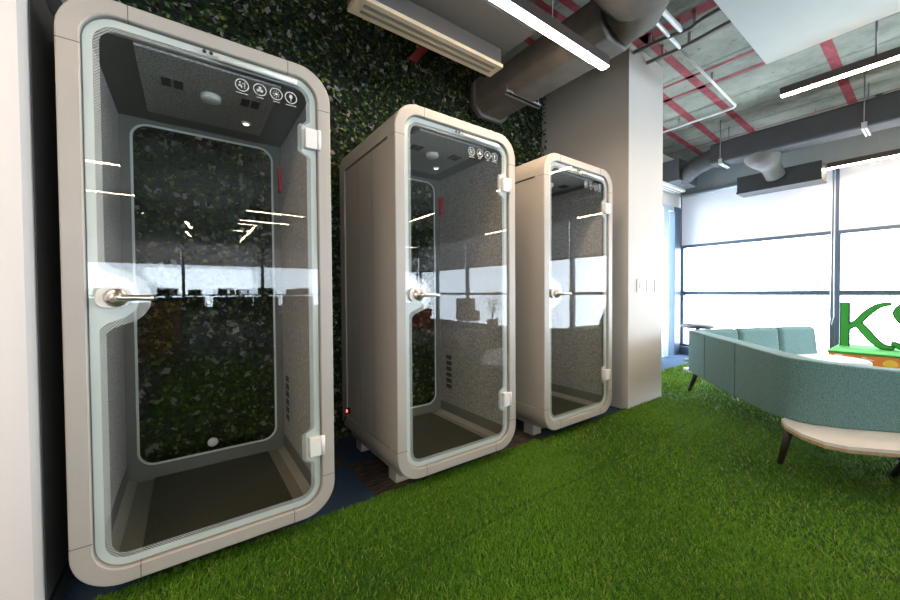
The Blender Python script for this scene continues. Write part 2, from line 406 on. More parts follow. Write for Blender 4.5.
# ------------------------------------------------------------------ artificial grass
def grass_mesh(name, base_boxes, regions, label):
    V = []; F = []; C = []; nv = 0
    for (x0, x1, y0, y1) in base_boxes:
        b = [(x0, y0, .001), (x1, y0, .001), (x1, y1, .001), (x0, y1, .001), (x0, y0, .012), (x1, y0, .012), (x1, y1, .012), (x0, y1, .012)]
        V.append(np.array(b)); F += [(nv + 4, nv + 5, nv + 6, nv + 7), (nv, nv + 1, nv + 5, nv + 4), (nv + 1, nv + 2, nv + 6, nv + 5), (nv + 2, nv + 3, nv + 7, nv + 6), (nv + 3, nv, nv + 4, nv + 7)]
        C.append(np.tile([.03, .085, .010, 1], (8, 1))); nv += 8
    quads = []; tris = []
    for (x0, x1, y0, y1, dens, wdt, hgt, lean0) in regions:
        n = int((x1 - x0) * (y1 - y0) * dens)
        x = rng.uniform(x0, x1, n); y = rng.uniform(y0, y1, n)
        keep = np.abs(y - 1.343 - .006 * np.sin(x * 5)) > .007; x = x[keep]; y = y[keep]; n = len(x)   # joint between two widths of turf
        a = rng.uniform(0, 2 * PI, n); wd = wdt * rng.uniform(.7, 1.3, n); h = hgt * rng.uniform(.65, 1.15, n)
        cl = .5 + .5 * np.sin(x * 3.1 + np.sin(y * 2.3) * 1.5) * np.sin(y * 2.7 + 1 + np.sin(x * 1.7))
        la = rng.normal(lean0, 1.1, n); ll = h * rng.uniform(.3, 1.5, n)
        dx, dy = np.cos(a) * wd / 2, np.sin(a) * wd / 2; lx, ly = np.cos(la) * ll, np.sin(la) * ll
        z0 = .010
        P = np.stack([np.stack([x - dx, y - dy, np.full(n, z0)], 1), np.stack([x + dx, y + dy, np.full(n, z0)], 1),
                      np.stack([x + dx * .8 + lx * .35, y + dy * .8 + ly * .35, z0 + h * .6], 1), np.stack([x - dx * .8 + lx * .35, y - dy * .8 + ly * .35, z0 + h * .6], 1),
                      np.stack([x + lx, y + ly, z0 + h * .95], 1)], 1)
        V.append(P.reshape(-1, 3))
        t = rng.uniform(0, 1, n)[:, None]; q = np.clip(.25 + .5 * cl + rng.normal(0, .2, n), 0, 1)[:, None]
        c1 = np.array([.036, .115, .006]); c2 = np.array([.172, .385, .018]); c3 = np.array([.30, .38, .08])
        col = c1 * (1 - q) + c2 * q; col = np.where(t > .9, c3, col)
        C.append(np.repeat(np.concatenate([col, np.ones((n, 1))], 1), 5, 0))
        i = nv + 5 * np.arange(n); quads.append(np.stack([i, i + 1, i + 2, i + 3], 1)); tris.append(np.stack([i + 3, i + 2, i + 4], 1)); nv += 5 * n
    V = np.concatenate(V); C = np.concatenate(C); Q = np.concatenate([np.array(F)] + quads); T = np.concatenate(tris)
    me = bpy.data.meshes.new(name); me.vertices.add(len(V)); me.vertices.foreach_set('co', V.astype(np.float32).ravel())
    nl = Q.size + T.size; me.loops.add(nl); me.loops.foreach_set('vertex_index', np.concatenate([Q.ravel(), T.ravel()]).astype(np.int32))
    me.polygons.add(len(Q) + len(T)); st = np.concatenate([np.arange(len(Q)) * 4, Q.size + np.arange(len(T)) * 3]).astype(np.int32)
    me.polygons.foreach_set('loop_start', st); me.update(calc_edges=True)
    at = me.color_attributes.new('col', 'FLOAT_COLOR', 'POINT'); at.data.foreach_set('color', C.astype(np.float32).ravel())
    me.materials.append(M['grass']); me.validate()
    o = bpy.data.objects.new(name, me); COL.objects.link(o)
    return tag(o, label, 'artificial grass', None, 'stuff')
grass_mesh('artificial_grass', [(-.31, 6.47, -3.0, 1.9)],
           [(-.31, 2.2, -.1, 1.9, 27000, .0036, .019, .6), (2.2, 4.2, -.1, 1.86, 11500, .0055, .021, .6), (4.2, 6.47, .1, 1.9, 4200, .009, .026, .6), (-.31, 6.47, -3.0, -.1, 700, .018, .036, .6)],
           'green artificial grass mat in front of the phone booths and under the sofa')
grass_mesh('artificial_grass', [(4.2, 6.55, 1.905, 2.46)], [(4.2, 6.55, 1.905, 2.46, 5000, .009, .04, .2)],
           'narrow strip of artificial grass beyond the pillar, laid against the main mat')

# ------------------------------------------------------------------ plant wall
def plant_wall():
    n1 = 33000
    x0, x1, z0, z1 = xl + .01, 3.49, 0.02, ZC - .05
    def leaves(n, s0, s1, pale, depth):
        x = rng.uniform(x0, x1, n); z = rng.uniform(z0, z1, n); y = YB - .03 - rng.uniform(0, depth, n) ** 1.0
        s = rng.uniform(s0, s1, n)
        nrm = np.stack([rng.normal(0, .55, n), -np.ones(n), rng.normal(.25, .55, n)], 1); nrm /= np.linalg.norm(nrm, axis=1)[:, None]
        a = rng.uniform(0, 2 * PI, n)
        t = np.stack([np.cos(a), np.zeros(n), np.sin(a)], 1); t -= nrm * (t * nrm).sum(1)[:, None]; t /= np.linalg.norm(t, axis=1)[:, None]
        b = np.cross(nrm, t); c = np.stack([x, y, z], 1); s = s[:, None]
        w = .36
        P = np.stack([c - t * s * .5, c - t * s * .1 + b * s * w - nrm * s * .08, c + t * s * .5 - nrm * s * .06, c - t * s * .1 - b * s * w - nrm * s * .08, c + nrm * s * .06], 1).reshape(-1, 3)
        r = rng.uniform(0, 1, n)[:, None]
        if pale: col = np.array([.22, .21, .19]) * (1 - r) + np.array([.42, .37, .355]) * r
        else: q = r ** 2.2; col = np.array([.010, .022, .007]) * (1 - q) + np.array([.075, .15, .022]) * q; col = np.where(r > .92, np.array([.17, .24, .045]), col)
        return P, np.repeat(np.concatenate([col, np.ones((n, 1))], 1), 5, 0), n
    parts = [leaves(n1, .022, .044, False, .07), leaves(1900, .03, .075, True, .04)]
    V = np.concatenate([p[0] for p in parts]); C = np.concatenate([p[1] for p in parts]); n = sum(p[2] for p in parts)
    i = 5 * np.arange(n); T = np.concatenate([np.stack([i, i + 1, i + 4], 1), np.stack([i + 1, i + 2, i + 4], 1), np.stack([i + 2, i + 3, i + 4], 1), np.stack([i + 3, i, i + 4], 1)])
    me = bpy.data.meshes.new('ivy_leaves'); me.vertices.add(len(V)); me.vertices.foreach_set('co', V.astype(np.float32).ravel())
    me.loops.add(T.size); me.loops.foreach_set('vertex_index', T.ravel().astype(np.int32)); me.polygons.add(len(T))
    me.polygons.foreach_set('loop_start', (np.arange(len(T)) * 3).astype(np.int32)); me.update(calc_edges=True)
    at = me.color_attributes.new('col', 'FLOAT_COLOR', 'POINT'); at.data.foreach_set('color', C.astype(np.float32).ravel())
    me.materials.append(M['leaf'])
    root = empty('plant_wall', (0, 0, 0)); tag(root, 'dense wall of dark green ivy leaves with pale flecks behind the booths', 'plant wall')
    o = bpy.data.objects.new('ivy_leaves', me); COL.objects.link(o); o.parent = root; o['kind'] = 'stuff'
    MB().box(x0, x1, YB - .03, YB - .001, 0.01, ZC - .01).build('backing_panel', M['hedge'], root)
plant_wall()

# ------------------------------------------------------------------ phone booths
BW, BD, BH, BG = .94, .893, 2.25, .09
D = 1.804
def booth():
    root = empty('phone_booth', (0, 0, 0))
    R = .152
    O = rr(0, BW, BG, BH, R, 14); I = rr(.062, BW - .062, BG + .058, BH - .058, .102, 14)
    Oc = rr(.006, BW - .006, BG + .006, BH - .006, R - .006, 14)
    # front frame with rounded outer edge and joint lines
    f = MB(); n = len(O)
    loops = [[(a, .022, b) for a, b in I], [(a, .004, b) for a, b in I], [(a, 0, b) for a, b in offset(I, -.004)], [(a, 0, b) for a, b in Oc], [(a, .002, b) for a, b in rr(.002, BW - .002, BG + .002, BH - .002, R - .002, 14)], [(a, .008, b) for a, b in O], [(a, .055, b) for a, b in O], [(a, .055, b) for a, b in I], [(a, .022, b) for a, b in I]]
    f.loft(loops, True, False, False); f.mat(1)
    for xx in (.193, BW - .193):
        f.box(xx - .0012, xx + .0012, -.0006, .054, BH - .058, BH + .0006).box(xx - .0012, xx + .0012, -.0006, .054, BG - .0006, BG + .058)
    for zz in (BG + .185, BH - .19):
        f.box(-.0006, .062, -.0006, .054, zz - .0012, zz + .0012).box(BW - .062, BW + .0006, -.0006, .054, zz - .0012, zz + .0012)
    f.build('front_frame', [M['shell'], M['seam_shade']], root)
    # outer shell
    s = MB()
    Ii = rr(.028, BW - .028, BG + .028, BH - .028, R - .028, 14)
    y1, y2, za, zb = .092, .80, .268, 2.07
    def band(ya, yb, skip):
        for i in range(n):
            a, b = O[i], O[(i + 1) % n]
            straight = abs(a[0] - b[0]) < 1e-6 and abs(a[1] - b[1]) > .5
            prs = [(a, b)]
            if skip and straight:
                ca, cb = ((za, zb) if a[1] < b[1] else (zb, za)); prs = [(a, (a[0], ca)), ((b[0], cb), b)]
            for a, b in prs: s.add([(a[0], ya, a[1]), (b[0], ya, b[1]), (b[0], yb, b[1]), (a[0], yb, a[1])], [(0, 1, 2, 3)], True)
    band(.055, y1, False); band(y1, y2, True); band(y2, BD, False)
    # inner skin, back and front rims
    for i in range(n):
        j = (i + 1) % n
        s.add([(Ii[i][0], .055, Ii[i][1]), (Ii[j][0], .055, Ii[j][1]), (Ii[j][0], BD, Ii[j][1]), (Ii[i][0], BD, Ii[i][1])], [(0, 1, 2, 3)])
        s.add([(O[i][0], BD, O[i][1]), (O[j][0], BD, O[j][1]), (Ii[j][0], BD, Ii[j][1]), (Ii[i][0], BD, Ii[i][1])], [(0, 1, 2, 3)])
    for sx in (0, 1):
        X = (lambda v: v) if sx == 0 else (lambda v: BW - v)
        zl, zh = za, zb
        for q in ([(0, y1, zl), (0, y2, zl), (.011, y2, zl), (.011, y1, zl)], [(0, y1, zh), (0, y2, zh), (.011, y2, zh), (.011, y1, zh)],
                  [(0, y1, zl), (0, y1, zh), (.011, y1, zh), (.011, y1, zl)], [(0, y2, zl), (0, y2, zh), (.011, y2, zh), (.011, y2, zl)]):
            s.add([(X(a), b, c_) for a, b, c_ in q], [(0, 1, 2, 3)])
    s.build('shell', M['shell'], root)
    for sx in (0, 1):
        X = (lambda v: v) if sx == 0 else (lambda v: BW - v)
        p = MB().box(X(.010), X(.045), y1 + .001, y2 - .001, za + .001, zb - .001)
        p.mat(1)
        for yy in (y1 + .24, y1 + .47): p.box(X(.0096), X(.012), yy - .001, yy + .001, za + .001, zb - .001)
        p.mat(1).box(X(.009), X(.012), y1 + .002, y2 - .002, zb - .008, zb - .001)  # dark strip paints in the shade below the recess's top edge
        p.build('side_panel', [M['shell'], M['seam_shade']], root)
    # feet
    for fx in (.085, BW - .185):
        for fy in (.19, .74): MB().box(fx, fx + .1, fy, fy + .1, 0.0, BG + .03).build('foot', M['shell'], root, bevel=.002)
    # inside: lining
    zf, zc_ = .125, 2.155
    for sx in (0, 1):
        X = (lambda v: v) if sx == 0 else (lambda v: BW - v)
        MB().box(X(.050), X(.068), .062, .845, .225, 2.155).build('felt_wall', M['felt'], root)
        MB().box(X(.050), X(.072), .062, .845, zf, .225).build('skirting', M['lining'], root, bevel=.002)
    MB().box(.05, BW - .05, .062, .845, zf - .02, zf).build('floor_panel', M['sill'], root)
    MB().box(.187, .772, .10, .845, zf, zf + .006).build('floor_mat', M['mat'], root, bevel=.002)
    MB().box(.068, BW - .068, .062, .845, zc_, zc_ + .02).build('ceiling_lining', M['lining'], root)
    cf = MB().box(.2, .73, .065, .70, zc_ - .012, zc_).build('ceiling_felt', M['feltdark'], root, bevel=.003)
    for vx in (.275, .59):
        v = MB().box(vx, vx + .035, .26, .34, zc_ - .016, zc_ - .012).box(vx + .045, vx + .08, .26, .34, zc_ - .016, zc_ - .012)
        v.build('ceiling_vent', M['vent'], root)
    MB().lathe([(.043, .0), (.043, -.018), (.038, -.024), (.001, -.025)], (.464, .334, zc_ - .012)).build('smoke_sensor', M['white'], root)
    sp = MB().lathe([(.024, 0), (.024, -.006), (.017, -.008), (.001, -.008)], (.64, .55, zc_ - .012), 20).build('spotlight', M['white'], root)
    MB().lathe([(.015, 0), (.015, -.002), (.001, -.002)], (.64, .55, zc_ - .0205), 16).build('spotlight_lens', M['spot'], sp)
    # rear glazing
    ro = rr(.045, BW - .045, BG + .03, 2.185, .07, 14); ri = rr(.112, BW - .110, .20, 2.132, .085, 14); ri2 = offset(ri, .012)
    b = MB(); ring(b, ro, ri, .845, .885); b.build('rear_frame', M['lining'], root)
    g = MB(); g.prism(ri, .858, .866, 'y'); rg = g.build('rear_glass', M['rearglass'], root)
    b = MB(); ring(b, ri, ri2, .8545, .8575); b.build('rear_glass_border', M['frit'], rg)
    MB().lathe([(.001, .004), (.026, .004), (.028, 0), (.001, 0)], (.467, .858, .262), 28, 'y').build('sticker_disc', M['white'], rg)
    # red hammer and wall vent on the right felt wall
    xr = BW - .068
    h = MB().box(xr - .02, xr, .795, .825, 1.845, 1.99).box(xr - .026, xr, .785, .835, 1.965, 2.0).box(xr - .022, xr, .79, .83, 1.845, 1.865)
    h.build('emergency_hammer', M['red'], root, bevel=.004)
    v = MB()
    for k in range(6): v.box(xr - .003, xr, .68, .755, .355 + k * .05, .355 + k * .05 + .033)
    v.build('wall_vent', M['vent'], root)
    # ---------------- glass door
    gx0, gx1, gz0, gz1 = .066, BW - .066, BG + .062, BH - .062
    G = rr(gx0, gx1, gz0, gz1, .098, 14, 240)
    door = MB().prism(G, .012, .020, 'y').build('door', M['glass'], root)
    hz = (.43, 1.912)
    def inward(pt, w):
        x, z = pt; return w
    base = offset(G, .026)
    def contour(extra):
        out = []
        for (x, z) in offset(G, .026 + extra):
            if x < .25 and .5 < z < 1.9:
                t = abs(z - 1.163); ra = .085 + extra
                if t < .94 * ra: x += .030 + math.sqrt(ra * ra - t * t)
                else:
                    k = (t - .94 * ra) / .042
                    if k < 1: x += (.030 + ra * .341) * (1 - k) ** 2.2
            if x > .7:
                for c0 in hz:
                    t = abs(z - c0); k = 1 - smooth01((t - .058) / .03); x -= (.040) * k
            out.append((x, z))
        return out
    Cn = contour(0.); Cd = contour(.018)
    def contour_ring(mb, a, b_, y): 
        nn = len(a); mb.add([(p[0], y, p[1]) for p in a] + [(p[0], y, p[1]) for p in b_], [(i, (i + 1) % nn, nn + (i + 1) % nn, nn + i) for i in range(nn)])
    fb = MB(); nn = len(G)
    for (ya, yb) in ((.0205, .0225),):
        fb.loft([[(p[0], ya, p[1]) for p in G], [(p[0], ya, p[1]) for p in Cn], [(p[0], yb, p[1]) for p in Cn], [(p[0], yb, p[1]) for p in G], [(p[0], ya, p[1]) for p in G]], True, False, False)
    fb.build('glass_border', M['frit'], door)
    db = MB(); contour_ring(db, Cn, Cd, .0212); db.build('dotted_border', M['dots'], door)
    MB().tube([(.475, .004, 2.160), (.785, .004, 2.160)], .011, 12).build('door_closer', M['frit'], door)
    k = MB()
    for xx in (.428, .451): k.lathe([(.007, .003), (.007, 0), (.001, 0)], (xx, .008, 2.172), 14, 'y')
    k.build('screw_cap', M['black'], door)
    # lock plate, rose and lever
    lp = MB().prism(rr(.085, .182, 1.125, 1.202, .03, 8), -.004, .009, 'y').build('lock_plate', M['white'], door, bevel=.003)
    hd = MB().lathe([(.034, 0), (.034, .008), (.026, .014), (.016, .016), (.014, .05), (.010, .055), (.001, .056)], (.142, -.004, 1.163), 28, 'y')
    pth = [(.142, -.052, 1.163), (.160, -.056, 1.163), (.185, -.056, 1.163), (.215, -.056, 1.162), (.244, -.054, 1.161), (.251, -.052, 1.161)]
    hd.tube(pth, [.012, .0125, .0115, .0105, .010, .009], 14)
    hd.build('door_handle', M['chrome'], door)
    for c0 in hz:
        hb = MB().box(.818, .872, -.010, .026, c0 - .047, c0 + .047).build('hinge', M['white'], door, bevel=.004)
        MB().tube([(.881, -.002, c0 - .047), (.881, -.002, c0 + .047)], .011, 14).build('hinge_pin', M['white'], hb)
    # four round pictograms
    ix = [.563, .633, .70, .763]
    for q, cx in enumerate(ix):
        ic = MB(); cz = 2.085 + .002 * q; y = .0212
        def seg(pts, w):
            for (a, b_) in zip(pts[:-1], pts[1:]):
                dx, dz = b_[0] - a[0], b_[1] - a[1]; l = math.hypot(dx, dz) or 1; nx, nz = -dz / l * w, dx / l * w
                ic.add([(cx + a[0] + nx, y, cz + a[1] + nz), (cx + b_[0] + nx, y, cz + b_[1] + nz), (cx + b_[0] - nx, y, cz + b_[1] - nz), (cx + a[0] - nx, y, cz + a[1] - nz)], [(0, 1, 2, 3)])
        def disc(x, z, r): ic.add([(cx + x + r * math.cos(t), y, cz + z + r * math.sin(t)) for t in [2 * PI * i / 14 for i in range(14)]], [tuple(range(14))])
        cir = [(.025 * math.cos(2 * PI * i / 36), .025 * math.sin(2 * PI * i / 36)) for i in range(37)]; seg(cir, .0019)
        if q == 0:
            disc(-.008, .010, .0042); seg([(-.014, -.004), (-.004, 0), (-.001, -.012)], .003); seg([(.0105, -.014), (.0105, .015)], .0016); seg([(.001, .004), (.006, .009)], .0014)
        elif q == 1:
            for a in (90, 210, 330): disc(.0085 * math.cos(math.radians(a)), .0085 * math.sin(math.radians(a)), .0062)
            disc(0, 0, .003)
        elif q == 2:
            disc(0, 0, .006)
            for a in range(0, 360, 45): seg([(.009 * math.cos(math.radians(a)), .009 * math.sin(math.radians(a))), (.016 * math.cos(math.radians(a)), .016 * math.sin(math.radians(a)))], .0013)
        else:
            disc(0, .004, .0075); seg([(0, .0), (0, -.017)], .002); seg([(-.004, .006), (-.004, .016)], .0016); seg([(.004, .006), (.004, .016)], .0016)
        hw = .024 if q in (0, 3) else .014
        seg([(-hw, -.0355), (hw, -.0355)], .0013)
        ic.build('pictogram', M['whitefix'], door, recalc=False)
    return root
b1 = booth(); b1.location = (-.355, D, 0)
tag(b1, 'largest and nearest glass-fronted phone booth, beside the white partition', 'phone booth', 'phone booths along the plant wall')
b2 = copy_tree(b1); b2.location = (.937, D, 0); b2['label'] = 'middle phone booth of the three, red light on its left side'
b3 = copy_tree(b1); b3.location = (2.185, D, 0); b3['label'] = 'farthest phone booth, standing next to the pillar'
pw = MB().lathe([(.022, .0), (.022, .012), (.016, .016), (.001, .016)], (0, 0, 0), 20, 'x')
pw = pw.build('power_socket', M['black'], b2, loc=(.0, .745, .325))
MB().lathe([(.010, 0), (.010, .004), (.001, .0045)], (-.0165, 0, 0), 14, 'x').build('indicator_light', M['led'], pw)
MB().tube([(-.01, .0, -.015), (-.03, .01, -.05), (-.035, .04, -.11), (-.03, .10, -.16), (-.06, .12, -.25), (-.15, .08, -.31), (-.26, .10, -.317), (-.33, .14, -.317)], .005, 8).build('power_cord', M['black'], pw)

# ------------------------------------------------------------------ linear lamps
def lamp(p0, p1, zb, label, wires, ztop=ZC, hgt=.075, wd=.062, cat='lamp', group=None, mid=None):
    (x0, y0), (x1, y1) = p0, p1; l = math.hypot(x1 - x0, y1 - y0)
    root = empty('linear_lamp', ((x0 + x1) / 2, (y0 + y1) / 2, zb), math.atan2(y1 - y0, x1 - x0))
    tag(root, label, 'lamp', group)
    MB().box(-l / 2, l / 2, -wd / 2, wd / 2, .006, hgt).build('housing', M['lampbody'], root, bevel=.003)
    MB().box(-l / 2 + .004, l / 2 - .004, -wd / 2 + .003, wd / 2 - .003, 0, .006).build('diffuser', M['ledoff'], root)
    for t in wires: MB().tube([((t - .5) * l, 0, hgt), ((t - .5) * l, 0, ztop - zb)], .0022 if mid is None else mid, 6).build('suspension_wire', M['wire'], root)
    for t in wires: MB().lathe([(.03, -.02), (.035, -.0), (.001, 0)], ((t - .5) * l, 0, ztop - zb), 18).build('canopy', M['lampbody'], root)
    return root
lamp((1.0, 1.50), (2.50, 1.50), 2.8, 'bright linear lamp hanging above the booth fronts', (.05, .6))
lamp((-2.4, .55), (-.7, .55), 2.8, 'linear lamp hanging over the grass left of the camera, before the white partition', (.1, .9))
lamp((4.57, .97), (4.57, -1.2), 3.0, 'long linear lamp hanging below the corner of the white ceiling panel', (.27, .9), mid=.009)
lamp((7.0, 1.0), (7.0, -1.2), 2.8, 'linear lamp farthest along the room, in front of the window blinds', (.2, .8))
for (a, b, z) in [((-1.3, -2.9), (-.7, -2.9), 2.9), ((-1.7, -4.75), (-.71, -4.75), 2.9), ((1.03, -4.95), (2.17, -4.95), 2.9), ((1.02, -6.1), (2.1, -6.1), 2.9),
                  ((4.38, -4.0), (4.38, -3.0), 2.9), ((6.6, -8.4), (7.2, -8.4), 2.9), ((7.2, -4.5), (7.2, -3.5), 2.9), ((0, -7.0), (.1, -8.0), 2.9), ((1.44, -8.4), (1.42, -7.0), 2.9), ((-2.0, -8.6), (-1.95, -7.4), 2.9)]:
    lamp(a, b, z, 'linear lamp hanging over the open office behind the camera', (.1, .9), group='linear lamps over the open office')

# ------------------------------------------------------------------ ducts, conduits, diffusers
# slot diffuser with plenum over the nearest booths
r = empty('slot_diffuser', (1.335, 2.03, 2.8)); tag(r, 'grey air plenum with a cream slot diffuser hanging above the booths', 'air diffuser')
s = MB().box(-.56, .545, -.105, .035, 0, .025)
s.mat(1)
for yy in (-.075, -.025): s.box(-.50, .50, yy, yy + .026, -.002, .001)
s.build('slot_grille', [M['cream'], M['slot']], r, bevel=.002)
MB().box(-.56, .53, -.10, .02, .025, .13).build('neck', M['plenum'], r)
MB().box(-.60, .60, -.36, .08, .13, .48).build('plenum_box', M['plenum'], r, bevel=.004)
MB().tube([(.25, -.62, .66), (.25, -.5, .60), (.25, -.40, .36), (.25, -.34, .30)], [.1, .115, .115, .11], 20).build('flexible_duct', M['flex'], r)
for xx in (-.5, .52): MB().tube([(xx, -.2, .48), (xx, -.2, ZC - 2.8)], .004, 6).build('hanger_rod', M['wire'], r)
# wrapped duct running into the plant wall, joining the large round duct
r = empty('wrapped_duct', (2.6, 2.2, 3.15)); tag(r, 'wrapped grey duct passing through the plant wall beside the pillar', 'duct')
octo = lambda cx, cz, rx, rz: [(cx + rx * a, cz + rz * b) for a, b in [(-1, -.55), (-.6, -1), (.6, -1), (1, -.55), (1, .55), (.6, 1), (-.6, 1), (-1, .55)]]
MB().loft([[(a, y, b) for a, b in octo(-.03, 0, .21, .17)] for y in (-.75, .0, .735)], True, True, False).build('duct_run', M['flex'], r, bevel=.02)
MB().loft([[(a, y, b) for a, b in octo(-.03, 0, .24, .20)] for y in (.60, .64)], True, True, False).build('flange', M['flex'], r)
MB().tube([(-1.6, -1.02, .10), (-.9, -1.02, .10), (-.4, -1.0, .10), (-.1, -.95, .09), (-.02, -.86, .05), (-.03, -.72, .0)], [.25, .25, .26, .25, .22, .19], 24).build('round_duct', M['ductwarm'], r)
cl = MB().box(-.25, .21, .16, .19, -.19, -.172).box(-.25, .21, .16, .164, -.19, -.15)
cl.build('bracket', M['galv'], r)
for xx in (-.23, .19): MB().tube([(xx, .175, -.18), (xx, .175, ZC - 3.15)], .004, 6).build('hanger_rod', M['wire'], r)
# red tag at top of the plant wall
tag(MB().add([(1.61, 2.83, 3.24), (1.70, 2.83, 3.24), (1.84, 2.83, 3.42), (1.75, 2.83, 3.42), (1.61, 2.845, 3.24), (1.70, 2.845, 3.24), (1.84, 2.845, 3.42), (1.75, 2.845, 3.42)],
    [(0, 1, 2, 3), (7, 6, 5, 4), (0, 4, 5, 1), (1, 5, 6, 2), (2, 6, 7, 3), (3, 7, 4, 0)]).build('red_tape', M['redp']), 'short red strip of tape high on the plant wall under the slot diffuser', 'tape')
# big duct along the windows
r = empty('wrapped_duct', (6.36, .6, 3.16)); tag(r, 'long dark grey wrapped duct hanging in front of the window wall', 'duct')
prof = lambda k, dz=0: [(-.16 * k, -.13 * k + dz), (-.12 * k, -.15 * k + dz), (.13 * k, -.15 * k + dz), (.16 * k, -.12 * k + dz), (.16 * k, .13 * k + dz), (.13 * k, .16 * k + dz), (-.13 * k, .16 * k + dz), (-.16 * k, .13 * k + dz)]
MB().loft([[(a, y, b) for a, b in prof(k)] for y, k in ((-3.2, 1.05), (-1, 1.0), (-.2, 1.03), (.4, .98), (.95, 1.02), (1.30, .98), (1.5, .93))], True, True, False).build('duct_run', M['wrap'], r, bevel=.02)
p = [(0.0, 1.44, 0), (.02, 1.58, -.02), (.06, 1.72, -.05), (.13, 1.84, -.08), (.22, 1.93, -.10), (.32, 2.0, -.10)]
pp = []; rs = []
for i in range(26):
    t = i / 25 * (len(p) - 1); k = min(int(t), len(p) - 2); u = t - k
    pp.append(tuple(p[k][q] * (1 - u) + p[k + 1][q] * u for q in range(3))); rs.append(.13 + .012 * (i % 2) - .02 * i / 25)
MB().tube(pp, rs, 20).build('flexible_elbow', M['wrap'], r)
p = [(.02, .96, -.03), (.06, .95, -.10), (.12, .92, -.18), (.20, .90, -.25), (.28, .88, -.32), (.345, .87, -.37)]
pp = []; rs = []
for i in range(30):
    t = i / 29 * (len(p) - 1); k = min(int(t), len(p) - 2); u = t - k
    pp.append(tuple(p[k][q] * (1 - u) + p[k + 1][q] * u for q in range(3))); rs.append(.205 - .10 * smooth01((i - 6) / 15) + (.006 * (i % 2) if i > 17 else 0))
MB().tube(pp, rs, 22).build('flexible_branch', M['flex'], r)
for yy in (-1.4, .0, 1.36):
    cl = MB().box(-.17, .17, yy - .022, yy - .005, -.172, -.155).box(-.17, .17, yy + .005, yy + .022, -.172, -.155).box(-.176, -.166, yy - .022, yy + .022, -.172, -.10)
    cl.build('bracket', M['galv'], r)
    MB().tube([(-.172, yy, -.10), (-.172, yy, ZC - 3.16)], .005, 6).build('hanger_rod', M['wire'], r)
    MB().tube([(.165, yy, -.16), (.165, yy, ZC - 3.16)], .005, 6).build('hanger_rod', M['wire'], r)
# dark plenum in front of the blinds
r = empty('air_plenum', (6.86, 1.46, 2.62)); tag(r, 'dark grey air plenum box hanging in front of the window blinds', 'air plenum')
MB().box(-.15, .15, -.45, .45, 0.03, .25).build('plenum_box', M['darkbox'], r, bevel=.004)
MB().box(-.165, .165, -.455, .455, 0, .03).build('bottom_rail', M['darkbox'], r, bevel=.003)
for yy in (-.36, .3): MB().tube([(0, yy, .25), (0, yy, ZC - 2.62)], .003, 6).build('hanger_wire', M['wire'], r)
# plenum with slot grille in the corner
r = empty('slot_diffuser', (6.75, 2.78, 2.92)); tag(r, 'grey corner plenum with white slot diffuser above the glazed door', 'air diffuser')
MB().box(-.35, .35, -.2, .18, .04, .38).build('plenum_box', M['plenum'], r, bevel=.004)
s = MB().box(-.62, .36, -.02, .16, 0, .04).mat(1)
for yy in (.03, .09): s.box(-.6, .34, yy, yy + .025, -.002, .001)
s.build('slot_grille', [M['white'], M['slot']], r)
for xx in (-.3, .3): MB().tube([(xx, -.1, .38), (xx, -.1, ZC - 2.92)], .004, 6).build('hanger_rod', M['wire'], r)
# conduits on the slab
def arc(p):
    P = [Vector(q) for q in p]; out = [P[0]]
    for i in range(1, len(P) - 1):
        a = P[i] + (P[i - 1] - P[i]).normalized() * min(.08, (P[i - 1] - P[i]).length / 2.1); b = P[i] + (P[i + 1] - P[i]).normalized() * min(.08, (P[i + 1] - P[i]).length / 2.1)
        for k in range(6): t = k / 5; out.append(a.lerp(P[i], t).lerp(P[i].lerp(b, t), t))
    return out + [P[-1]]
def cond(name, pts, rad, mat, label, cat, clips=True):
    o = empty(name, pts[0]); tag(o, label, cat); q = [tuple(Vector(p) - Vector(pts[0])) for p in pts]
    MB().tube(arc(q), rad, 10).build('pipe_run', mat, o)
    for k in range(len(q) - 1):
        mx, my, mz = [(q[k][i] + q[k + 1][i]) / 2 for i in range(3)]
        MB().box(mx - .012, mx + .012, my - .012, my + .012, mz, ZC - .004 - pts[0][2]).build('saddle_clip', M['galv'], o)
cond('conduit_pipe', [(1.6, 1.40, 3.5), (3.6, 1.44, 3.5)], .022, M['conduit'], 'thick white conduit pipe under the slab beside the pillar', 'conduit')
cond('conduit_pipe', [(2.75, 1.50, 3.5), (3.85, 1.55, 3.5)], .016, M['conduit'], 'shorter thin white conduit ending at the grey cables', 'conduit')
cond('conduit_pipe', [(3.87, 1.56, 3.5), (5.66, 1.62, 3.5), (5.68, 2.95, 3.5)], .014, M['conduit'], 'thin white conduit with a right angle bend under the slab', 'conduit')
cond('ceiling_cable', [(3.56, 1.85, 3.5), (3.6, 1.55, 3.5), (3.63, 1.38, 3.48), (3.60, 1.30, 3.5), (3.6, .6, 3.5)], .018, M['cable'], 'grey flexible cable crossing the slab, nearer of the two', 'cable')
cond('ceiling_cable', [(3.83, 1.85, 3.5), (3.87, 1.56, 3.5), (3.84, 1.38, 3.49), (3.79, .6, 3.5)], .018, M['cable'], 'grey flexible cable crossing the slab, farther of the two', 'cable')

